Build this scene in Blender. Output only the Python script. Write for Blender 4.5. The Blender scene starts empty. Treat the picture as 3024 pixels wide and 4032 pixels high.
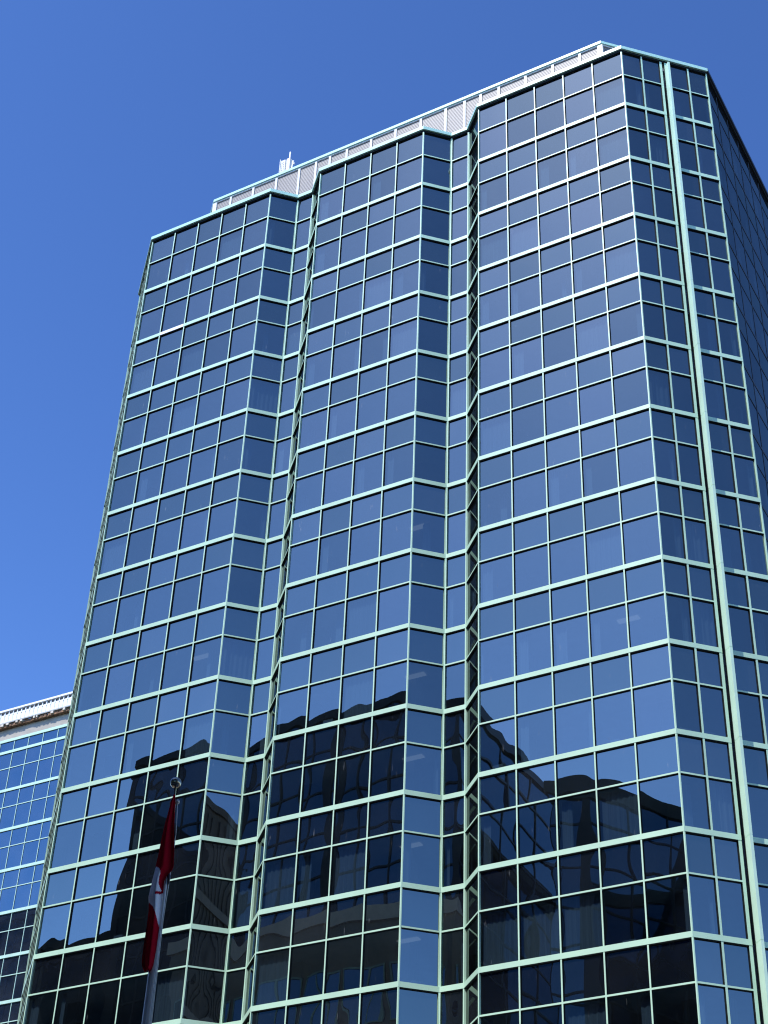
import bpy, math, random
from mathutils import Matrix, Vector
SC = bpy.context.scene
COL = SC.collection
RND = random.Random(7)
R = math.radians

# ------------------------------------------------------------------ helpers
class MB:
    """collects polygons and links them as ONE mesh object"""
    def __init__(s):
        s.v = []; s.f = []; s.m = []
    def poly(s, pts, mi=0):
        b = len(s.v); s.v += [tuple(p) for p in pts]; s.f.append(tuple(range(b, b + len(pts)))); s.m.append(mi)
    def prism(s, pts, z0, z1, mi=0):                  # plan polygon, counter-clockwise seen from above
        n = len(pts); b = len(s.v)
        s.v += [(p[0], p[1], z0) for p in pts] + [(p[0], p[1], z1) for p in pts]
        for i in range(n):
            j = (i + 1) % n
            s.f.append((b + i, b + j, b + n + j, b + n + i)); s.m.append(mi)
        s.f.append(tuple(b + i for i in range(n - 1, -1, -1))); s.m.append(mi)
        s.f.append(tuple(b + n + i for i in range(n))); s.m.append(mi)
    def box(s, x0, x1, y0, y1, z0, z1, mi=0):
        s.prism([(x0, y0), (x1, y0), (x1, y1), (x0, y1)], z0, z1, mi)
    def hexa(s, bot, top, mi=0):
        b = len(s.v); s.v += [tuple(p) for p in bot] + [tuple(p) for p in top]
        for f in ((3, 2, 1, 0), (4, 5, 6, 7), (0, 1, 5, 4), (1, 2, 6, 5), (2, 3, 7, 6), (3, 0, 4, 7)):
            s.f.append(tuple(b + i for i in f)); s.m.append(mi)
    def tube(s, pts, rads, n=12, mi=0, caps=True):
        pts = [Vector(p) for p in pts]; b = len(s.v)
        for i, p in enumerate(pts):
            d = (pts[min(i + 1, len(pts) - 1)] - pts[max(i - 1, 0)]).normalized()
            a = d.cross(Vector((0, 0, 1)) if abs(d.z) < .9 else Vector((1, 0, 0))).normalized(); c = d.cross(a)
            for k in range(n):
                t = 2 * math.pi * k / n
                s.v.append(tuple(p + (a * math.cos(t) + c * math.sin(t)) * rads[i]))
        for i in range(len(pts) - 1):
            for k in range(n):
                k2 = (k + 1) % n
                s.f.append((b + i * n + k, b + i * n + k2, b + (i + 1) * n + k2, b + (i + 1) * n + k)); s.m.append(mi)
        if caps:
            s.f.append(tuple(b + k for k in range(n - 1, -1, -1))); s.m.append(mi)
            e = b + (len(pts) - 1) * n
            s.f.append(tuple(e + k for k in range(n))); s.m.append(mi)
    def build(s, name, mats, parent=None, smooth=False):
        me = bpy.data.meshes.new(name); me.from_pydata(s.v, [], s.f)
        for m in (mats if isinstance(mats, (list, tuple)) else [mats]): me.materials.append(m)
        for p, mi in zip(me.polygons, s.m):
            p.material_index = mi
            p.use_smooth = smooth
        me.update()
        o = bpy.data.objects.new(name, me); COL.objects.link(o)
        if parent is not None: o.parent = parent
        return o

def tag(o, label=None, cat=None, group=None, kind=None):
    if label: o['label'] = label
    if cat: o['category'] = cat
    if group: o['group'] = group
    if kind: o['kind'] = kind
    return o

def thing(name, label, cat, loc=(0, 0, 0), group=None):
    o = bpy.data.objects.new(name, None); COL.objects.link(o); o.empty_display_size = .5
    return tag(o, label, cat, group)

# ------------------------------------------------------------------ materials
def mat(name):
    m = bpy.data.materials.new(name); m.use_nodes = True
    nt = m.node_tree; nt.nodes.clear()
    out = nt.nodes.new('ShaderNodeOutputMaterial')
    return m, nt, out
def N(nt, t, **kw):
    n = nt.nodes.new(t)
    for k, v in kw.items():
        if k in n.inputs.keys(): n.inputs[k].default_value = v
        else: setattr(n, k, v)
    return n
def noise(nt, scale, detail=3, vec=None, stretch=None):
    tc = N(nt, 'ShaderNodeTexCoord')
    mp = N(nt, 'ShaderNodeMapping'); nt.links.new(tc.outputs['Object'], mp.inputs['Vector'])
    if stretch: mp.inputs['Scale'].default_value = stretch
    nz = N(nt, 'ShaderNodeTexNoise', Scale=scale, Detail=detail); nt.links.new(mp.outputs[0], nz.inputs['Vector'])
    return nz.outputs['Fac']
def ramp(nt, fac, a, b, p0=.3, p1=.7):
    r = N(nt, 'ShaderNodeValToRGB'); e = r.color_ramp.elements
    e[0].position = p0; e[1].position = p1; e[0].color = a; e[1].color = b
    nt.links.new(fac, r.inputs[0]); return r.outputs[0]
def c4(c): return (c[0], c[1], c[2], 1)
def paint(name, c, rough=.45, var=.08, scale=1.5, metal=0., stretch=None, spec=.5):
    m, nt, out = mat(name)
    p = N(nt, 'ShaderNodeBsdfPrincipled', Roughness=rough, Metallic=metal)
    p.inputs['Specular IOR Level'].default_value = spec
    f = noise(nt, scale, 4, stretch=stretch)
    lo = tuple(x * (1 - var) for x in c); hi = tuple(min(1, x * (1 + var)) for x in c)
    nt.links.new(ramp(nt, f, c4(lo), c4(hi)), p.inputs['Base Color'])
    nt.links.new(p.outputs[0], out.inputs[0]); return m

def glass(name, r0=.225, tint=(.20, .27, .33), back=None, refl=(.90, .98, .92), dust=.006, streak=.12):
    """reflective coated glazing: mirror-like coat over tinted glass, or over an opaque back panel, with dust and drip streaks"""
    m, nt, out = mat(name); L = nt.links.new
    gl = N(nt, 'ShaderNodeBsdfGlossy', Roughness=.0); gl.inputs['Color'].default_value = c4(refl)
    if back is None:
        tr = N(nt, 'ShaderNodeBsdfTransparent'); tr.inputs['Color'].default_value = c4(tint)
    else:
        tr = N(nt, 'ShaderNodeBsdfDiffuse'); tr.inputs['Color'].default_value = c4(back)
    lw = N(nt, 'ShaderNodeLayerWeight', Blend=.5)
    pw = N(nt, 'ShaderNodeMath', operation='POWER'); pw.inputs[1].default_value = 12; L(lw.outputs['Facing'], pw.inputs[0])
    ma = N(nt, 'ShaderNodeMath', operation='MULTIPLY_ADD'); ma.inputs[1].default_value = 1 - r0; ma.inputs[2].default_value = r0
    L(pw.outputs[0], ma.inputs[0])
    mx = N(nt, 'ShaderNodeMixShader'); L(ma.outputs[0], mx.inputs[0]); L(tr.outputs[0], mx.inputs[1]); L(gl.outputs[0], mx.inputs[2])
    # film of dust, thin vertical drip marks
    df = N(nt, 'ShaderNodeBsdfDiffuse'); df.inputs['Color'].default_value = (.55, .58, .6, 1)
    n1 = noise(nt, .55, 5)
    n2 = noise(nt, 1.0, 2, stretch=(9, 9, 1.3))
    n3 = noise(nt, 1.0, 1, stretch=(2.2, 2.2, 1.1))
    r1 = ramp(nt, n1, (0, 0, 0, 1), (1, 1, 1, 1), .35, .75)
    r2 = ramp(nt, n2, (0, 0, 0, 1), (1, 1, 1, 1), .70, .78)
    r3 = ramp(nt, n3, (0, 0, 0, 1), (1, 1, 1, 1), .52, .62)
    m2 = N(nt, 'ShaderNodeMath', operation='MULTIPLY'); L(r2, m2.inputs[0]); L(r3, m2.inputs[1])
    s1 = N(nt, 'ShaderNodeMath', operation='MULTIPLY'); L(r1, s1.inputs[0]); s1.inputs[1].default_value = dust
    s2 = N(nt, 'ShaderNodeMath', operation='MULTIPLY_ADD'); L(m2.outputs[0], s2.inputs[0]); s2.inputs[1].default_value = streak; L(s1.outputs[0], s2.inputs[2])
    m3 = N(nt, 'ShaderNodeMixShader'); L(s2.outputs[0], m3.inputs[0]); L(mx.outputs[0], m3.inputs[1]); L(df.outputs[0], m3.inputs[2])
    L(m3.outputs[0], out.inputs[0]); return m

MINT = paint('mint_frame_paint', (.50, .735, .555), .42, .08, .6)
MINT_COPING = paint('mint_coping', (.45, .72, .62), .35, .05, .9)
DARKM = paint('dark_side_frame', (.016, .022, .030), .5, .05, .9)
GASK_SHADE = paint('black_gasket_shade', (.008, .012, .014), .7, spec=.2)  # black seal, also standing in for shade under and beside the frames
DARKCH = paint('dark_channel', (.03, .05, .05), .6)
GLASS = [glass('tower_vision_glass'), glass('tower_vision_glass_darker', r0=.193, tint=(.19, .26, .32), refl=(.88, .98, .92)),
         glass('tower_vision_glass_paler', r0=.238, tint=(.22, .29, .34), refl=(.93, .98, .92))]
SPAN = [glass('tower_spandrel_glass', r0=.222, back=(.004, .006, .010), refl=(.89, .99, .90), dust=.007, streak=.14),
        glass('tower_spandrel_glass_darker', r0=.205, back=(.004, .006, .010), refl=(.89, .99, .88), dust=.010, streak=.16),
        glass('tower_spandrel_glass_paler', r0=.24, back=(.006, .008, .012), refl=(.92, .99, .90), dust=.014, streak=.2)]
CEIL = paint('interior_ceiling', (.42, .42, .40), .9)
CORE = paint('interior_wall', (.30, .29, .27), .9)
BLIND = paint('window_blind', (.44, .45, .44), .8, .15, 3, stretch=(14, 14, .1))
LOUV = paint('louvre_metal', (.25, .235, .235), .5, .06, .5)
WHITE = paint('white_metal', (.66, .66, .665), .4, .03)
ROOFG = paint('roof_gravel', (.25, .24, .23), .9, .3, 6)

# ------------------------------------------------------------------ camera (solved from the photograph)
cam_d = bpy.data.cameras.new('camera'); cam = bpy.data.objects.new('camera', cam_d); COL.objects.link(cam)
MR = ((0.87374204, 0.48520685, 0.0338993), (0.26561431, -0.5343706, 0.80243199), (0.40746029, -0.69211443, -0.59577994))
CAM = Vector((46.618657, -51.484891, 1.6))
m4 = Matrix([[MR[0][i], MR[1][i], MR[2][i], CAM[i]] for i in range(3)] + [[0, 0, 0, 1]])
cam.matrix_world = m4
FPX = 6519.793
cam_d.sensor_fit = 'HORIZONTAL'; cam_d.sensor_width = 36.0; cam_d.lens = FPX / 3024 * 36
cam_d.clip_start = .1; cam_d.clip_end = 6000
SC.camera = cam
def project(p):
    q = [sum(MR[r][i] * (p[i] - CAM[i]) for i in range(3)) for r in range(3)]
    if q[2] > -1: return None
    return (1512 + FPX * q[0] / -q[2], 2016 - FPX * q[1] / -q[2])
def quad_area(pts):
    """picture area of a quad, zero when out of the frame"""
    s = [project(p) for p in pts]
    if any(q is None for q in s): return 0
    s = [(min(max(x, 0), 3024), min(max(y, 0), 4032)) for x, y in s]
    return abs(sum(s[i][0] * s[(i + 1) % 4][1] - s[(i + 1) % 4][0] * s[i][1] for i in range(4))) / 2

# ------------------------------------------------------------------ the glass tower
Z0 = 71.052; HT = 4.264; FL = 3.9
ZB = [Z0] + [Z0 - HT - FL * k for k in range(17)] + [0.0]      # band levels, roof to ground
P = [(-3.316, 33), (-3.316, 3.316), (0, 0), (8.087, 0), (9.200, 1.13), (10.184, 1.13), (11.325, 0), (17.767, 0), (18.884, 1.117),
     (19.893, 1.117), (21.024, 0), (29.112, 0), (32.428, 3.316), (32.428, 33)]
NP = len(P)
def seg(i):
    a = Vector(P[i]); b = Vector(P[(i + 1) % NP]); d = b - a; l = d.length; d = d / l
    return a, b, d, l, Vector((d.y, -d.x))
def miter(i, off):
    """corner i of the plan moved outward by off"""
    _, _, d0, _, n0 = seg((i - 1) % NP); _, _, d1, _, n1 = seg(i)
    k = off / (1 + n0.dot(n1)); q = Vector(P[i]) + (n0 + n1) * k
    return q
def on(i, t, off):
    a, b, d, l, n = seg(i)
    if t <= 1e-6: return miter(i, off)
    if t >= l - 1e-6: return miter((i + 1) % NP, off)
    return a + d * t + n * off
def even(l, n): return [l * k / n for k in range(1, n)]
DIV = {}                                                       # mullion positions along each facet
for i in range(NP):
    _, _, _, l, _ = seg(i)
    n = {0: 18, 1: 4, 2: 5, 3: 1, 4: 1, 5: 1, 6: 4, 7: 1, 8: 1, 9: 1, 10: 5, 11: 4, 12: 18, 13: 22}[i]
    DIV[i] = even(l, n)
CH = 11                                                        # right chamfer, split by the slot and fin
LCH = seg(CH)[3]
SLOT0, SLOT1 = 2.206, 2.346

tower = thing('glass_tower', 'tall blue mirror glass office tower with mint green frames and two vertical notches', 'office tower')

def spans(i):
    l = seg(i)[3]
    if i == CH: return [(0, SLOT0), (SLOT1, l)]
    return [(0, l)]
def ring(z0, z1, off, back, two=False):
    m = MB()
    for i in range(NP):
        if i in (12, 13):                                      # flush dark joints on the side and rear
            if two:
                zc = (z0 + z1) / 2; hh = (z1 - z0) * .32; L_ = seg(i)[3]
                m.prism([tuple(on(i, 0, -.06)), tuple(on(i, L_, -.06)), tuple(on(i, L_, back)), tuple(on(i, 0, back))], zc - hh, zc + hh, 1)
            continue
        for (t0, t1) in spans(i):
            m.prism([tuple(on(i, t0, off)), tuple(on(i, t1, off)), tuple(on(i, t1, back)), tuple(on(i, t0, back))], z0, z1)
    return m
GO = -.078                                                      # glass plane behind the frame fronts
for k in range(1, 18):
    z = ZB[k]
    ob = ring(z - .105, z + .105, .010, GO - .02, True).build('floor_band', [MINT, DARKM], tower)
    ring(z - .136, z - .105, -.006, GO - .02).build('gasket_shade_line', GASK_SHADE, ob)  # seal strip whose black also paints the shade line below the band
TRZ = []
for k in range(18):
    z = ZB[k + 1] + 2.23 if k < 17 else 2.9
    TRZ.append(z)
    ob = ring(z - .034, z + .034, -.004, GO - .02, True).build('transom', [MINT, DARKM], tower)
    ring(z - .052, z - .034, -.010, GO - .02).build('gasket_shade_line', GASK_SHADE, ob)  # same painted shade line under the transom
m = MB(); m.prism([tuple(on(2, 1.66, .016)), tuple(on(2, 3.20, .016)), tuple(on(2, 3.20, .011)), tuple(on(2, 1.66, .011))], ZB[2] - .104, ZB[2] + .104)  # thin white strip paints a sun glint onto one band segment
tag(m.build('band_glint', paint('white_glint_paint', (.95, .95, .97), .25), tower), 'white strip standing in for a sun glint on a floor band')
# vertical mullions
ZLO, ZHI = .02, Z0 - .02
for i in range(NP):
    a, b, d, l, n = seg(i)
    ts = [(t, .029) for t in DIV[i]]
    if i == CH: ts = [(1.088, .040), (2.143, .062), (2.405, .058), (3.642, .042)]
    for t, hw in ts:
        m = MB(); pts = []
        c = a + d * t
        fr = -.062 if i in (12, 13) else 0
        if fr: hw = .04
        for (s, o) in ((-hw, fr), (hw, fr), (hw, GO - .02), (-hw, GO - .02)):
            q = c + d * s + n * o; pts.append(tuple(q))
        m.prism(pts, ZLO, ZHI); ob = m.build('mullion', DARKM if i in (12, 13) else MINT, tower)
        if fr: continue
        m = MB()
        for (s0, s1) in ((-hw - .009, -hw), (hw, hw + .009)):
            m.prism([tuple(c + d * s_ + n * o_) for s_, o_ in ((s0, -.010), (s1, -.010), (s1, GO - .02), (s0, GO - .02))], ZLO, ZHI)
        m.build('gasket_shade_line', GASK_SHADE, ob)  # side seals, black enough to paint the mullion flanks as shaded
for i in range(NP):
    l0, l1 = seg((i - 1) % NP), seg(i)
    wa = .014 if (i - 1) % NP in (5, 9) else .041          # the inner faces of the notches only show a narrow return
    wb = .014 if i in (5, 9) else .041
    q = [miter(i, GO - .02)]
    A = l0[1] - l0[2] * wa; B = l1[0] + l1[2] * wb
    q = [miter(i, .004), B + l1[4] * .004, B + l1[4] * (GO - .02), miter(i, GO - .02), A + l0[4] * (GO - .02), A + l0[4] * .004]
    m = MB(); m.prism([tuple(x) for x in q], ZLO, ZHI); m.build('corner_post', MINT, tower)
# slot lining and the projecting fin on the chamfer
a, b, d, l, n = seg(CH)
def cp(t, o): return tuple(a + d * t + n * o)
m = MB(); m.prism([cp(SLOT0 - .02, -.30), cp(SLOT1 + .02, -.30), cp(SLOT1 + .02, -.36), cp(SLOT0 - .02, -.36)], 0, Z0 - .05)
m.prism([cp(SLOT0 - .02, -.105), cp(SLOT0, -.105), cp(SLOT0, -.30), cp(SLOT0 - .02, -.30)], 0, Z0 - .05)
m.build('slot_lining', DARKCH, tower)
FIN_TOP = Z0 - .62
m = MB()
zs = [FIN_TOP] + ZB[1:]
for k in range(len(zs) - 1):
    m.prism([cp(SLOT1, -.09), cp(SLOT1, .376), cp(SLOT1 + .115, .376), cp(SLOT1 + .115, -.09)][::-1], zs[k + 1] + .008, zs[k] - .008)
m.prism([cp(SLOT1 + .01, -.08), cp(SLOT1 + .01, .36), cp(SLOT1 + .105, .36), cp(SLOT1 + .105, -.08)][::-1], 0, FIN_TOP - .01)
m.build('projecting_fin', paint('fin_paint', (.58, .82, .66), .4, .04), tower)
# coping and roof deck
m = MB()
for i in range(NP):
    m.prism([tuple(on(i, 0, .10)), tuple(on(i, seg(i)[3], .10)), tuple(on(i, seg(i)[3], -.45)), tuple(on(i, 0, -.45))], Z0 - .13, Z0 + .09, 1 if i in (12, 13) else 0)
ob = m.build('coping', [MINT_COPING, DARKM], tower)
m = MB()
for i in range(NP):
    m.prism([tuple(on(i, 0, .012)), tuple(on(i, seg(i)[3], .012)), tuple(on(i, seg(i)[3], -.12)), tuple(on(i, 0, -.12))], Z0 - .26, Z0 - .13)
m.build('gasket_shade_line', GASK_SHADE, ob)  # black strip paints the shade below the coping, together with its seal
m = MB(); m.prism([tuple(miter(i, -.3)) for i in range(NP)], Z0 - .9, Z0 - .5); m.build('roof', ROOFG, tower)
# floor slabs with their ceilings, inner core
for k in range(1, 18):
    m = MB(); m.prism([tuple(miter(i, -.22)) for i in range(NP)], TRZ[k] + .06 if k < 17 else TRZ[k] + .3, ZB[k] + .02)
    m.build('floor_slab', CEIL, tower)
m = MB(); m.prism([tuple(miter(i, -.22)) for i in range(NP)], TRZ[0] + .06, Z0 - 1.0); m.build('floor_slab', CEIL, tower)
m = MB(); m.box(3, 26.5, 7.5, 28, 0, Z0 - 1.0); m.build('inner_core', CORE, tower)
m = MB()
for x in (1.2, 7.0, 12.2, 17.0, 22.2, 28.3):
    m.box(x - .3, x + .3, 1.6, 2.2, 0, Z0 - 1)
m.build('inner_column', CORE, tower)

# panes --------------------------------------------------------------
def pane(mb, i, t0, t1, z0, z1, nn, mi=0):
    """one bowed pane; nn subdivisions"""
    A = on(i, t0, GO); B = on(i, t1, GO); n = seg(i)[4]
    h = RND.gauss(.0017, .0009)
    modes = [(RND.randint(1, 3), RND.randint(0, 2), RND.uniform(0, 6.28), RND.uniform(0, 6.28), RND.gauss(0, .00058)) for _ in range(3)]
    tx, tz = RND.gauss(0, .0012), RND.gauss(0, .0012)
    b = len(mb.v)
    for r in range(nn + 1):
        v = r / nn
        for c in range(nn + 1):
            u = c / nn
            o = h * 16 * u * (1 - u) * v * (1 - v) + tx * (u - .5) * (t1 - t0) + tz * (v - .5) * (z1 - z0)
            for (p, q, f, g, a_) in modes: o += a_ * math.sin(p * 3.14 * u + f) * math.cos(q * 3.14 * v + g)
            q_ = A.lerp(B, u) + n * o
            mb.v.append((q_.x, q_.y, z0 + (z1 - z0) * v))
    for r in range(nn):
        for c in range(nn):
            k = b + r * (nn + 1) + c
            mb.f.append((k, k + 1, k + nn + 2, k + nn + 1)); mb.m.append(mi)

cells = []
for i in range(NP):
    l = seg(i)[3]
    ed = [0] + DIV[i] + [l]
    cols = list(zip(ed[:-1], ed[1:]))
    if i == CH: cols = [(0, 1.088), (1.088, 2.15), (2.39, 3.642), (3.642, l)]
    for (t0, t1) in cols:
        for k in range(18):
            for kind, zb, zt in (('window', ZB[k + 1], TRZ[k]), ('spandrel_panel', TRZ[k], ZB[k])):
                if k == 0 and kind == 'spandrel_panel': zt = Z0 - .05
                A = on(i, t0, 0); B = on(i, t1, 0)
                qd = [(A.x, A.y, zb), (B.x, B.y, zb), (B.x, B.y, zt), (A.x, A.y, zt)]
                n = seg(i)[4]; cen = (A + B) / 2
                facing = n.x * (CAM.x - cen.x) + n.y * (CAM.y - cen.y) > 0
                ar = quad_area(qd) if facing else 0
                cells.append([ar, kind, i, t0, t1, zb, zt, k])
OVER = {(10, 0, 11): .05, (10, 1, 11): .05, (10, 2, 11): .04, (10, 2, 12): .05, (10, 4, 8): .5, (10, 2, 8): .15, (10, 3, 8): .2, (10, 1, 8): .2, (2, 0, 8): .5, (2, 1, 8): .5, (2, 0, 7): .5,
        (6, 0, 11): .05, (6, 2, 9): .9, (6, 0, 9): .9, (6, 1, 9): .9, (6, 3, 9): .9, (6, 3, 10): .9, (2, 4, 9): .9, (2, 3, 9): .9, (2, 4, 11): .05}
def blind_for(c):
    """what is seen behind this window: (t range, z range) of hangings, or None"""
    ar, kind, i, t0, t1, zb, zt, k = c
    r = RND.random() / 1.25; w = t1 - t0; out = []
    if w < .8: return out
    r = OVER.get((i, round(t0 / 1.617), k), r)
    if r < .10: out.append((t0 + .08, t1 - .08, zb + .15, zt - .1, .16))                       # drawn right across
    elif r < .24: s = RND.uniform(.12, .3) * w; out.append((t0 + .1, t0 + .1 + s, zb + .15, zt - .1, .18))
    elif r < .34: s = RND.uniform(.1, .25) * w; out.append((t1 - .1 - s, t1 - .1, zb + .15, zt - .1, .18))
    elif r < .42: c_ = t0 + w * RND.uniform(.35, .7); s = RND.uniform(.08, .16); out.append((c_ - s, c_ + s, zb + .15, zt - .15, .5))
    elif r < .52: c_ = t0 + w * RND.uniform(.3, .7); s = RND.uniform(.15, .25); out.append((c_ - s, c_ + s, zb + .12, zb + RND.uniform(.4, .65), .45))   # a box on the sill
    return out
def hang(mb, i, h):
    t0, t1, zb, zt, dep = h
    a_, b_, d_, l_, n_ = seg(i)
    A = a_ + d_ * t0; B = a_ + d_ * t1
    if dep < .2:                                              # pleated vertical blind
        ns = max(2, int((t1 - t0) / .11)); pts = []
        for q in range(ns + 1):
            pts.append(A.lerp(B, q / ns) - n_ * (GO * -1 + dep + (.035 if q % 2 else 0)))
        for q in range(ns):
            mb.poly([(pts[q].x, pts[q].y, zb), (pts[q + 1].x, pts[q + 1].y, zb), (pts[q + 1].x, pts[q + 1].y, zt), (pts[q].x, pts[q].y, zt)])
    else:
        D = dep + .1
        mb.prism([tuple(A - n_ * D), tuple(B - n_ * D), tuple(B - n_ * (D + .3)), tuple(A - n_ * (D + .3))], zb, zt)
vis = {}
for kind in ('window', 'spandrel_panel'):
    own = sorted([c for c in cells if c[1] == kind], key=lambda c: -c[0])
    mt = GLASS if kind == 'window' else SPAN
    rest = MB(); rb = MB()
    for j, c in enumerate(own):
        ar, _, i, t0, t1, zb, zt, k = c
        nn = 9 if ar > 0 else 2
        hs = blind_for(c) if (kind == 'window' and ar > 0) else []
        if j < 99:
            m = MB(); pane(m, i, t0, t1, zb, zt, nn); o = m.build(kind, mt[RND.choice((0, 0, 0, 1, 1, 2))], tower, smooth=True)
            for h in hs:
                m = MB(); hang(m, i, h); m.build('blind' if h[4] < .2 else ('storage_box' if h[3] - h[2] < 1 else 'inner_post'), BLIND, o)
        else:
            pane(rest, i, t0, t1, zb, zt, nn, RND.choice((0, 0, 0, 1, 1, 2)))
            for h in hs: hang(rb, i, h)
    o = rest.build(kind, mt, tower, smooth=True); o['kind'] = 'stuff'
    if rb.v:
        o = rb.build('blind', BLIND, tower); o['kind'] = 'stuff'
# lit ceiling fittings seen through the narrow notch windows
m_, nt_, out_ = mat('ceiling_light_glow'); e_ = N(nt_, 'ShaderNodeEmission', Strength=.22); e_.inputs[0].default_value = (1, .93, .85, 1)
nt_.links.new(e_.outputs[0], out_.inputs[0]); GLOW = m_
for i, ks in ((3, (3,)), (7, (6, 8, 9, 10, 11, 12)), (2, (7,)), (10, (8,))):
    a_, b_, d_, l_, n_ = seg(i)
    for k in ks:
        c_ = a_ + d_ * (l_ * (.45 if l_ < 3 else .75)) - n_ * 1.25; z = TRZ[k] + .04
        u = Vector((1, 0)); v = Vector((0, 1)); m = MB()
        m.prism([tuple(c_ + u * x + v * y) for x, y in ((-.45, -.14), (.45, -.14), (.45, .14), (-.45, .14))], z - .04, z)
        m.build('ceiling_light', GLOW, tower)

# louvred plant room on the roof --------------------------------------
PH = [(1.87, 3), (26.96, 3), (30.6, 6.64), (30.6, 27), (-1.8, 27), (-1.8, 6.67)]
PZ = 76.02
m = MB(); m.prism(PH, Z0 - .5, PZ - .02)
m.build('plant_room_wall', paint('plant_room_backing', (.30, .29, .31), .8), tower)
def offs(poly, off):
    r = []
    for i in range(len(poly)):
        p0, p1, p2 = Vector(poly[i - 1]), Vector(poly[i]), Vector(poly[(i + 1) % len(poly)])
        d0 = (p1 - p0).normalized(); d1 = (p2 - p1).normalized(); n0 = Vector((d0.y, -d0.x)); n1 = Vector((d1.y, -d1.x))
        r.append(p1 + (n0 + n1) * (off / (1 + n0.dot(n1))))
    return r
def ringp(m, poly, o1, o0, z0, z1, sel=None):
    A = offs(poly, o1); B = offs(poly, o0); n = len(poly)
    for i in range(n):
        if sel and i not in sel: continue
        j = (i + 1) % n
        m.prism([tuple(A[i]), tuple(A[j]), tuple(B[j]), tuple(B[i])], z0, z1)
m = MB(); z = Z0 - .3
A = offs(PH, .075); B = offs(PH, .015); D = offs(PH, .062)
while z < PZ - .20:
    for i in (0, 1, 5):
        j = (i + 1) % 6
        lo = [(A[i].x, A[i].y, z), (A[j].x, A[j].y, z), (B[j].x, B[j].y, z + .02), (B[i].x, B[i].y, z + .02)]
        hi = [(D[i].x, D[i].y, z + .108), (D[j].x, D[j].y, z + .108), (B[j].x, B[j].y, z + .108), (B[i].x, B[i].y, z + .108)]
        m.hexa(lo, hi)
    z += .115
m.build('louvre_slats', LOUV, tower)['kind'] = 'stuff'
px = [4.63, 6.26, 7.85, 9.0, 9.95, 11.09, 12.71, 14.32, 15.96, 17.55, 18.74, 19.75, 20.88, 22.51, 24.15, 25.76, 3.02]
for x in px:
    m = MB(); m.box(x - .07, x + .07, 2.86, 3.0, Z0 - .4, PZ - .16); m.build('louvre_post', WHITE, tower)
for cx_, cy_ in (PH[0], PH[1]):
    m = MB(); m.box(cx_ - .14, cx_ + .14, cy_ - .15, cy_ + .10, Z0 - .4, PZ - .16); m.build('louvre_post', WHITE, tower)
m = MB(); ringp(m, PH, .13, -.3, PZ - .16, PZ - .08); m.build('louvre_head_rail', WHITE, tower)
m = MB(); ringp(m, PH, .20, -.5, PZ - .06, PZ + .13); m.build('plant_room_coping', MINT_COPING, tower)
m = MB(); m.prism([tuple(q) for q in offs(PH, -.4)], PZ - .02, PZ + .05); m.build('plant_room_roof', ROOFG, tower)

# antennas on the plant room roof ------------------------------------
def bezier_panel(m, x, y, z0, z1, w, dep):
    n = 8; pts = []
    for k in range(n + 1):
        t = -1 + 2 * k / n; pts.append((x + t * w / 2, y - dep * (1 - t * t)))
    pts += [(x + w / 2, y + .05), (x - w / 2, y + .05)]
    m.prism(pts, z0, z1)
Y = 5.0; rz = PZ + .05
an = thing('slotted_antenna', 'white slotted panel antenna, left one of the cluster on the plant room roof', 'antenna', group='rooftop antennas')
m = MB(); m.box(4.86, 5.20, Y, Y + .12, rz + .3, 80.2); m.build('panel', WHITE, an)
m = MB()
for k in range(14):
    for xx in (4.98, 5.10): m.box(xx - .022, xx + .022, Y - .012, Y - .004, 80.02 - k * .17 - .09, 80.02 - k * .17)
m.build('slots', paint('antenna_slot', (.2, .22, .3), .6), an)
m = MB(); m.box(4.84, 4.88, Y - .06, Y + .14, rz + .3, 80.3); m.build('flange', WHITE, an)
m = MB(); m.tube([(5.03, Y + .18, rz), (5.03, Y + .18, 80.0)], [.04, .04]); m.build('mounting_pole', WHITE, an, True)
an = thing('drum_antenna', 'white rounded panel antenna with a tall thin mast, middle of the rooftop cluster', 'antenna', group='rooftop antennas')
m = MB(); bezier_panel(m, 5.40, Y + .10, rz + .25, 80.15, .40, .14); m.build('panel', WHITE, an)
m = MB(); m.tube([(5.56, Y - .06, rz), (5.56, Y - .06, 80.62)], [.06, .045]); m.build('mast', WHITE, an, True)
m = MB(); m.tube([(5.42, Y + .2, rz), (5.42, Y + .2, 79.9)], [.05, .05]); m.build('mounting_pole', WHITE, an, True)
an = thing('rod_antenna', 'short white rod antenna, right one of the rooftop cluster', 'antenna', group='rooftop antennas')
m = MB(); m.tube([(5.74, Y, rz), (5.74, Y, 79.0), (5.80, Y, 79.75)], [.035, .04, .06]); m.build('rod', WHITE, an, True)
m = MB(); m.box(5.86, 5.92, Y - .03, Y + .03, 79.42, 79.54); m.box(5.79, 5.88, Y - .01, Y + .01, 79.46, 79.50); m.build('bracket', WHITE, an)

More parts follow.
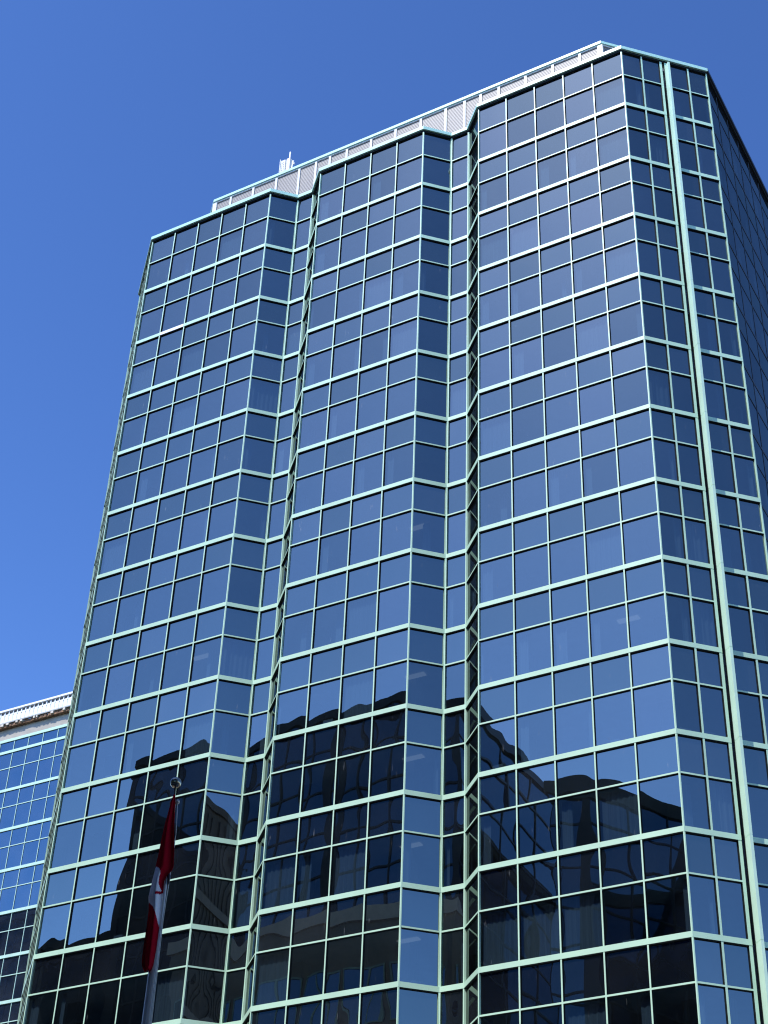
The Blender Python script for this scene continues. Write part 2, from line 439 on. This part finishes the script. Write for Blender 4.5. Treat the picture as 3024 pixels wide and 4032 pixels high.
# ------------------------------------------------------------------ neighbouring building on the left
NY = 45.5
nb = thing('ribbed_top_building', 'lower glass office building with white ribbed metal parapet, behind the tower on the left', 'office building')
NX0, NX1 = -49.24, -12.0
PALE = paint('pale_mint_frame', (.52, .74, .60), .4, .05)
BEIGE = paint('beige_render', (.42, .38, .32), .9, .12, 1.2)
NGL = glass('neighbour_glass', r0=.215, back=(.005, .010, .024), refl=(.56, .82, .96), dust=.03, streak=.02)
m = MB(); m.box(NX0 - 9, NX0, NY, NY + 32, 0, 73.4); m.box(NX0, NX1, NY + .14, NY + 32, 0, 72.26); m.box(NX0, NX1, NY, NY + 32, 72.26, 73.4); m.build('wall', BEIGE, nb)
nz = [72.18, 70.97]
while nz[-1] > 6: nz.append(nz[-1] - 3.9)
rows = [(nz[0], nz[1])]
for k in range(1, len(nz) - 1):
    t = nz[k] - 1.67; rows += [(nz[k], t), (t, nz[k + 1])]
xs = [-47.62 + 1.637 * k for k in range(-1, 23)]
xs = [NX0] + [x for x in xs if NX0 + .2 < x < NX1 - .2] + [NX1]
def npane(mb, x0, x1, z1, z0):
    A = [RND.gauss(0, .0012) for _ in range(4)]; h = RND.gauss(0, .0014); b = len(mb.v); n = 5
    for r in range(n + 1):
        for c in range(n + 1):
            u, v = c / n, r / n
            mb.v.append((x0 + (x1 - x0) * u, NY + .06 + h * 16 * u * (1 - u) * v * (1 - v) + A[0] * math.sin(5 * u + A[1] * 900) + A[2] * (v - .5), z0 + (z1 - z0) * v))
    for r in range(n):
        for c in range(n):
            k = b + r * (n + 1) + c; mb.f.append((k, k + 1, k + n + 2, k + n + 1)); mb.m.append(0)
allp = []
for (z1, z0) in rows:
    for x0, x1 in zip(xs[:-1], xs[1:]):
        qd = [(x0, NY, z0), (x1, NY, z0), (x1, NY, z1), (x0, NY, z1)]
        ok = x1 < -36 and all(q is not None and -50 < q[0] and q[1] < 4100 for q in [project(qd[1])])
        allp.append((quad_area(qd) if ok else 0, x0, x1, z1, z0))
allp.sort(key=lambda q: -q[0]); rest = MB()
for j, (ar, x0, x1, z1, z0) in enumerate(allp):
    if j < 90 and ar > 0:
        m = MB(); npane(m, x0, x1, z1, z0); m.build('window', NGL, nb, True)
    else: npane(rest, x0, x1, z1, z0)
rest.build('window', NGL, nb, True)['kind'] = 'stuff'
for k, z in enumerate(nz):
    m = MB(); m.box(NX0 - .08, NX1, NY - .03, NY + .1, z - .13, z + .13); m.build('floor_band', PALE, nb)
for (z1, z0) in rows[1::2]:
    m = MB(); m.box(NX0, NX1, NY + .005, NY + .1, z0 - .035, z0 + .035); m.build('transom', PALE, nb)
for x in xs:
    m = MB(); m.box(x - .026, x + .026, NY + .012, NY + .1, 0, 72.1); m.build('mullion', PALE, nb)
# ribbed parapet
RIB = paint('white_ribbed_cladding', (.86, .87, .85), .45, .03)
m = MB(); m.box(NX0 - 9.4, NX1, NY - .34, NY - .28, 73.86, 74.98); m.build('parapet', paint('grey_backing', (.20, .20, .22), .8), nb)
m = MB(); m.box(NX0 - 9.5, NX1, NY - .56, NY + .3, 74.98, 75.16); m.build('parapet_cap', RIB, nb)
for k in range(62):
    x = NX0 - 9.2 + k * .475
    m = MB(); m.box(x + .02, x + .455, NY - .42, NY - .345, 73.87, 74.70); ob = m.build('parapet_panel', RIB, nb)
    m = MB(); m.box(x - .055, x + .055, NY - .46, NY - .425, 74.55, 74.975); m.build('post', RIB, ob)
m = MB(); m.box(NX0 - 9.4, NX1, NY - .48, NY - .28, 73.74, 73.86); m.build('drip_rail', paint('grey_rail', (.36, .36, .34), .6), nb)
RUST = paint('rusty_edge', (.20, .11, .06), .9, .7, 5)
m = MB(); x = NX0 - 9.4
while x < -30:
    w = RND.uniform(.08, .3); m.box(x, x + w * .96, NY - .30 - RND.uniform(0, .12), NY, 73.40, 73.74 - RND.uniform(0, .06)); x += w
m.build('broken_edge', RUST, nb)
CRUMB = paint('pale_crumbled_stone', (.62, .55, .45), .9, .2, 4)
m = MB(); x = NX0 - 9.2
while x < -31:
    w = RND.uniform(.10, .34)
    if RND.random() < .62: m.box(x, x + w, NY - .50, NY - .2, 73.52 + RND.uniform(-.03, .05), 73.735)
    x += w + RND.uniform(.03, .3)
m.build('crumbled_stone', CRUMB, nb)['kind'] = 'stuff'
m = MB(); m.box(NX0 - 9, NX1, NY + .3, NY + 32, 73.4, 73.6); m.build('roof', ROOFG, nb)

# ------------------------------------------------------------------ buildings across the street, seen in the mirror glass
DG = glass('dark_mirror_glass', r0=.22, back=(.004, .007, .014), refl=(.52, .78, 1.0), dust=.0, streak=0)
DF = paint('black_frame', (.012, .014, .018), .5)
TAN = paint('tan_stone', (.17, .15, .12), .85, .15, .4)
GREENF = paint('sea_green_frame', (.20, .30, .25), .5)
CONC = paint('brown_ribbed_concrete', (.11, .092, .082), .9, .12, .3)
def grid(m, A, B, z0, z1, dx, dz, w, proud, wide=None):
    """frame lines laid over a wall from A to B (outside on the right-hand side of A->B seen from above)"""
    A = Vector(A); B = Vector(B); d = B - A; l = d.length; d /= l; n = Vector((d.y, -d.x))
    k = 0; t = 0
    while t <= l + .01:
        hw = (wide if wide and k % 4 == 0 else w) / 2; t_ = min(max(t, hw), l - hw)
        q = [A + d * (t_ - hw) + n * proud, A + d * (t_ + hw) + n * proud, A + d * (t_ + hw), A + d * (t_ - hw)]
        m.prism([tuple(p) for p in q], z0, z1); t += dx; k += 1
    z = z1 - dz
    while z > z0:
        q = [A + n * (proud - .02), B + n * (proud - .02), B, A]
        m.prism([tuple(p) for p in q], z - w / 2, z + w / 2); z -= dz
def block(name, label, foot, h, faces, wallmat, frmat, dx, dz, w, wide=None, cap=1.0, capmat=None):
    t = thing(name, label, 'building')
    m = MB(); m.prism(foot, 0, h - .3); m.build('wall', wallmat, t)
    for i in faces:
        m = MB(); grid(m, foot[i], foot[(i + 1) % len(foot)], 0, h - .3, dx * (2.1 if i == 1 else 1), dz, w, .14, None if i == 1 else wide); m.build('frame_grid', frmat, t)
    m = MB(); ringp(m, foot, .3, -.6, h - cap, h); m.build('parapet', capmat or frmat, t)
    m = MB(); m.prism([tuple(q) for q in offs(foot, -.5)], h - .35, h - .25); m.build('roof', ROOFG, t)
    return t
# footprints counter-clockwise; y = -60 is the street front
tb = block('dark_glass_block', 'tall dark glass block mirrored in the middle of the tower', [(-45.2, -94), (-11.6, -94), (-11.6, -60), (-45.2, -60)], 76.2, (1, 2), DG, DF, 2.8, 3.9, .22, .9)
m = MB(); m.box(-37.5, -11.0, -60, -58.6, 0, 55.0); m.build('stone_front', TAN, tb)
m = MB(); m.box(-37.8, -10.8, -60, -58.3, 55.0, 56.4); m.build('stone_cornice', paint('pale_stone', (.45, .40, .33), .8), tb)
for (zt, zb2) in ((51.2, 46.0), (44.0, 38.5), (36.5, 31), (29, 23.5)):
    for k in range(6):
        x = -36.6 + k * 4.2
        m = MB(); m.box(x, x + 3.6, -58.62, -58.50, zb2, zt); o = m.build('window', DG, tb)
        m = MB(); m.box(x, x + 3.6, -58.50, -58.42, zt - .16, zt); m.box(x, x + 3.6, -58.50, -58.42, zb2, zb2 + .16)
        m.box(x, x + .14, -58.50, -58.42, zb2 + .16, zt - .16); m.box(x + 3.46, x + 3.6, -58.50, -58.42, zb2 + .16, zt - .16); m.box(x + 1.73, x + 1.87, -58.50, -58.42, zb2 + .16, zt - .16)
        m.build('window_frame', GREENF, o)
m = MB(); m.box(-30, -18, -80, -68, 76, 79.0); m.build('lift_housing', DF, tb)
block('low_dark_block', 'lower dark glass block mirrored at the bottom left of the tower', [(-84, -92), (-45.3, -92), (-45.3, -60.6), (-84, -60.6)], 59.2, (1, 2), DG, DF, 3.2, 3.9, .2, .8)
foot = [(-6.2, -104), (64, -104), (64, -62), (20, -62), (20, -82.5), (3.4, -82.5), (-2.9, -71.2), (-6.2, -69.7)]  # street-side wing is unseen, added to shade the flagpole
block('stepped_dark_building', 'dark stepped glass building mirrored at the lower right of the tower, with an added unseen wing to shade the flagpole', foot, 70.2, (5, 6, 2), DG, DF, 4.6, 3.9, .2, 1.6, cap=1.5, capmat=paint('dark_stone_parapet', (.045, .05, .045), .8))
rb = block('ribbed_concrete_tower', 'brown ribbed concrete tower mirrored in the left notch', [(62, -92), (112, -92), (112, -58), (62, -58)], 82.3, (), CONC, CONC, 1.2, 3.9, .3)
m = MB(); x = 62.4
while x < 111.6:
    m.box(x, x + .6, -58, -57.82, 0, 80.5); x += 1.3
m.build('ribs', CONC, rb)['kind'] = 'stuff'
for z in (70, 58, 46, 34, 22):
    m = MB(); m.box(62, 112, -58, -57.5, z, z + 1.4); m.build('ledge', paint('grey_ledge', (.24, .21, .19), .9), rb)
block('side_street_block', 'dark banded block mirrored in the windows of the neighbouring building', [(-128, -46), (-66, -46), (-66, -14), (-128, -14)], 88.0, (2,), paint('dark_brown_cladding', (.07, .055, .045), .8), DF, 3.3, 3.9, .5, 1.1)

# ------------------------------------------------------------------ flagpole and flag
T = Vector((33.438, -34.597, 12.419))
nrm = Vector((-.615, .788, 0)); rt = Vector((.788, .615, 0))      # away from the camera / to the right as seen
fp = thing('flagpole', 'tapered metal flagpole with a ball top, standing in front of the tower', 'flagpole')
m_, nt_, out_ = mat('brushed_aluminium')
p_ = N(nt_, 'ShaderNodeBsdfPrincipled', Roughness=.4, Metallic=.35); f_ = noise(nt_, 2, 3, stretch=(30, 30, .5))
nt_.links.new(ramp(nt_, f_, (.46, .41, .37, 1), (.56, .50, .45, 1)), p_.inputs['Base Color']); nt_.links.new(p_.outputs[0], out_.inputs[0]); ALU = m_
m_, nt_, out_ = mat('bronze_ball')
p_ = N(nt_, 'ShaderNodeBsdfPrincipled', Roughness=.2, Metallic=.9); f_ = noise(nt_, 9, 4)
nt_.links.new(ramp(nt_, f_, (.20, .17, .13, 1), (.34, .30, .22, 1)), p_.inputs['Base Color']); nt_.links.new(p_.outputs[0], out_.inputs[0]); BALL = m_
BLK = paint('black_fitting', (.015, .015, .018), .5)
zt = T.z
m = MB(); m.tube([(T.x, T.y, z) for z in (0, 4, zt - 4.2, zt - 2.4, zt - .34)], [.098, .092, .072, .056, .036], 28); m.build('pole', ALU, fp, True)
m = MB(); m.tube([(T.x, T.y, zt - .34), (T.x, T.y, zt - .27), (T.x, T.y, zt - .26), (T.x, T.y, zt - .06)], [.052, .05, .016, .014], 16); m.build('truck', BLK, fp, True)
m = MB(); q = T - rt * -.055 + Vector((0, 0, -.29)); m.tube([tuple(q - nrm * .025), tuple(q + nrm * .025)], [.03, .03], 14); m.build('pulley', ALU, fp, True)
m = MB(); nr = 14; pts = []; rr = []
for k in range(nr + 1):
    a_ = math.pi * k / nr; pts.append((T.x, T.y, zt - .081 * math.cos(a_))); rr.append(max(.0005, .081 * math.sin(a_)))
m.tube(pts, rr, 28); m.build('ball_finial', BALL, fp, True)
m = MB(); m.tube([(T.x, T.y, 0), (T.x, T.y, .1), (T.x, T.y, .3)], [.28, .26, .11], 24); m.build('base_collar', ALU, fp, True)
ROPE = paint('halyard_rope', (.5, .5, .46), .9)
def fpnt(r, z, dep): return tuple(T + rt * r + Vector((0, 0, z)) - nrm * dep)
m = MB()
m.tube([fpnt(.058, -.30, .0), fpnt(.085, -.8, .02), fpnt(.075, -1.36, .03), fpnt(.062, -1.7, .03), fpnt(.050, -2.1, .04), fpnt(.058, -3.4, .06), fpnt(.08, -8, .07), fpnt(.085, -10.9, .08)], [.007] * 8, 6)
m.tube([fpnt(.030, -1.42, .05), fpnt(.026, -1.7, .06), fpnt(.034, -2.3, .065), fpnt(.045, -3.4, .08), fpnt(.06, -8, .1), fpnt(.07, -10.9, .11)], [.006] * 6, 6)
m.build('halyard', ROPE, fp, True)
m = MB(); m.tube([fpnt(.045, -1.36, .05), fpnt(.062, -1.46, .055), fpnt(.058, -1.56, .05)], [.02, .026, .012], 10); m.build('snap_hook', BLK, fp, True)

# flag: outline (z below the ball centre, left, right) measured at the pole's distance
def cloth(name, c):
    m, nt, out = mat(name); df = N(nt, 'ShaderNodeBsdfDiffuse'); tl = N(nt, 'ShaderNodeBsdfTranslucent')
    f = noise(nt, 60, 2, stretch=(1, 1, 1)); col = ramp(nt, f, c4([x * .9 for x in c]), c4(c))
    nt.links.new(col, df.inputs[0]); nt.links.new(col, tl.inputs[0]); mx = N(nt, 'ShaderNodeMixShader'); mx.inputs[0].default_value = .35
    nt.links.new(df.outputs[0], mx.inputs[1]); nt.links.new(tl.outputs[0], mx.inputs[2]); nt.links.new(mx.outputs[0], out.inputs[0]); return m
RED = cloth('red_bunting', (.40, .008, .02)); WHT = cloth('white_bunting', (.80, .78, .80))
OUT = [(-.25, -.01, .014), (-.36, -.035, .026), (-.49, -.052, .035), (-.66, -.075, .045), (-.86, -.094, .062), (-1.08, -.112, .090), (-1.32, -.1287, .106), (-1.38, -.135, .085),
       (-1.43, -.142, .037), (-1.53, -.155, .003), (-1.62, -.165, .006), (-1.74, -.1758, .010), (-1.84, -.160, .010), (-1.93, -.150, .010), (-2.10, -.150, .012), (-2.30, -.152, .012),
       (-2.48, -.156, .010), (-2.60, -.157, .004), (-2.70, -.150, -.002), (-2.76, -.128, -.018), (-2.80, -.100, -.045)]
def edge(z, c):
    for (z0, l0, r0), (z1, l1, r1) in zip(OUT[:-1], OUT[1:]):
        if z1 <= z <= z0:
            t = (z0 - z) / (z0 - z1); return (l0 + (l1 - l0) * t, r0 + (r1 - r0) * t)[c]
    return OUT[-1][1 + c]
fl = thing('red_and_white_flag', 'limp red and white flag with a leaf, hanging in folds from the flagpole', 'flag')
nv, nu = 170, 44
V = []; tops = []
def dep(u, z):
    s = 2 * u - 1
    return .085 + .04 * math.sin(2.3 * math.pi * u + .9 + 1.3 * z) * (.35 + .65 * min(1, (-z - .2) / .8)) + .05 * (1 - s * s)
cl = MB()
for r in range(nv + 1):
    z = -.25 - 2.55 * r / nv; l, rg = edge(z, 0), edge(z, 1)
    for c in range(nu + 1):
        u = c / nu; V.append(Vector(fpnt(l + (rg - l) * u, z, dep(u, z) + .01)))
red = MB(); white = MB(); leaf = MB()
def colour(r_, z):
    l, rg = edge(z, 0), edge(z, 1); u = (r_ - l) / max(1e-4, rg - l)
    up = -1.32 - .20 * min(u / .75, 1) if u < .55 else -1.54 + (u - .55) * -.2          # upper seam slants down to the right
    if z > up + (.0 if u < .5 else -.06): return 0
    lo = -1.84 - .34 * u
    if z < lo: return 0
    if abs(z - (-1.80 + .12 * u)) < .020 and u > .42: return 0
    return 1
for r in range(nv):
    for c in range(nu):
        k = r * (nu + 1) + c; z = -.25 - 2.55 * (r + .5) / nv; l, rg = edge(z, 0), edge(z, 1)
        cl.f.append((k, k + nu + 1, k + nu + 2, k + 1)); cl.m.append(colour(l + (rg - l) * (c + .5) / nu, z))
cl.v = [tuple(v) for v in V]
o = cl.build('cloth', [RED, WHT], fl, True)
o.modifiers.new('thickness', 'SOLIDIFY').thickness = .004
# second leaf of the folded cloth behind the first
cl2 = MB(); cl2.v = [tuple(Vector(v) + nrm * (.03 + .02 * math.sin(k * .7)) + rt * (-.004)) for k, v in enumerate(V)]
cl2.f = list(cl.f); cl2.m = [0 if m_ == 0 else 1 for m_ in cl.m]
o = cl2.build('back_fold', [RED, WHT], fl, True); o.modifiers.new('thickness', 'SOLIDIFY').thickness = .004

# ------------------------------------------------------------------ ground
def sheet(name, x0, x1, y0, y1, z, m_, label=None):
    m = MB(); m.poly([(x0, y0, z), (x1, y0, z), (x1, y1, z), (x0, y1, z)]); return tag(m.build(name, m_), label, None, None, 'structure')
sheet('ground', -3000, 3000, -3000, 3000, -.16, paint('city_ground', (.12, .12, .115), .9, .2, .02))
sheet('road', -400, 400, -48, -36.5, -.02, paint('asphalt', (.05, .05, .052), .85, .2, 3))
PAVE = paint('concrete_paving', (.27, .26, .25), .85, .12, 2)
m = MB(); m.box(-400, 400, -36.5, -.2, -.15, -.004); tag(m.build('plaza', PAVE), None, None, None, 'structure')
m = MB(); m.box(-400, 400, -57.9, -48, -.15, .0); tag(m.build('pavement', PAVE), None, None, None, 'structure')
LINE = paint('road_paint', (.75, .75, .70), .7)
m = MB()
for k in range(-40, 40): m.poly([(k * 8, -42.3, -.014), (k * 8 + 3, -42.3, -.014), (k * 8 + 3, -42.15, -.014), (k * 8, -42.15, -.014)])
tag(m.build('road_marking', LINE), None, None, None, 'structure')

# ------------------------------------------------------------------ light
SUN_EL, SUN_AZ = R(57), R(-15)                                     # azimuth from the tower's front normal, negative to the left
sd = Vector((math.sin(SUN_AZ) * math.cos(SUN_EL), -math.cos(SUN_AZ) * math.cos(SUN_EL), math.sin(SUN_EL)))
L_ = bpy.data.lights.new('sun', 'SUN'); L_.energy = 4.3; L_.angle = R(.5); L_.color = (1, .965, .91)
so = bpy.data.objects.new('sun', L_); COL.objects.link(so); so.location = (0, -100, 200)
so.rotation_euler = sd.to_track_quat('Z', 'Y').to_euler()
w = bpy.data.worlds.new('World'); SC.world = w; w.use_nodes = True
nt = w.node_tree; bg = nt.nodes['Background']
sk = nt.nodes.new('ShaderNodeTexSky'); sk.sky_type = 'NISHITA'; sk.sun_disc = False
sk.sun_elevation = SUN_EL; sk.sun_rotation = math.atan2(sd.x, sd.y)
sk.air_density = 1.0; sk.dust_density = .3; sk.ozone_density = 3.0; sk.altitude = 100
gm = nt.nodes.new('ShaderNodeGamma'); gm.inputs[1].default_value = 1.7                # deep, clear northern blue
nt.links.new(sk.outputs[0], gm.inputs[0]); nt.links.new(gm.outputs[0], bg.inputs[0]); bg.inputs[1].default_value = .084

SC.view_settings.view_transform = 'Standard'; SC.view_settings.look = 'None'; SC.view_settings.exposure = .35; SC.view_settings.gamma = 1
SC.render.engine = 'CYCLES'
cy = SC.cycles
cy.caustics_reflective = False; cy.caustics_refractive = False
cy.filter_width = 1.15
cy.max_bounces = 8; cy.glossy_bounces = 5; cy.transparent_max_bounces = 12; cy.diffuse_bounces = 3
cy.sample_clamp_indirect = 6; cy.use_denoising = True
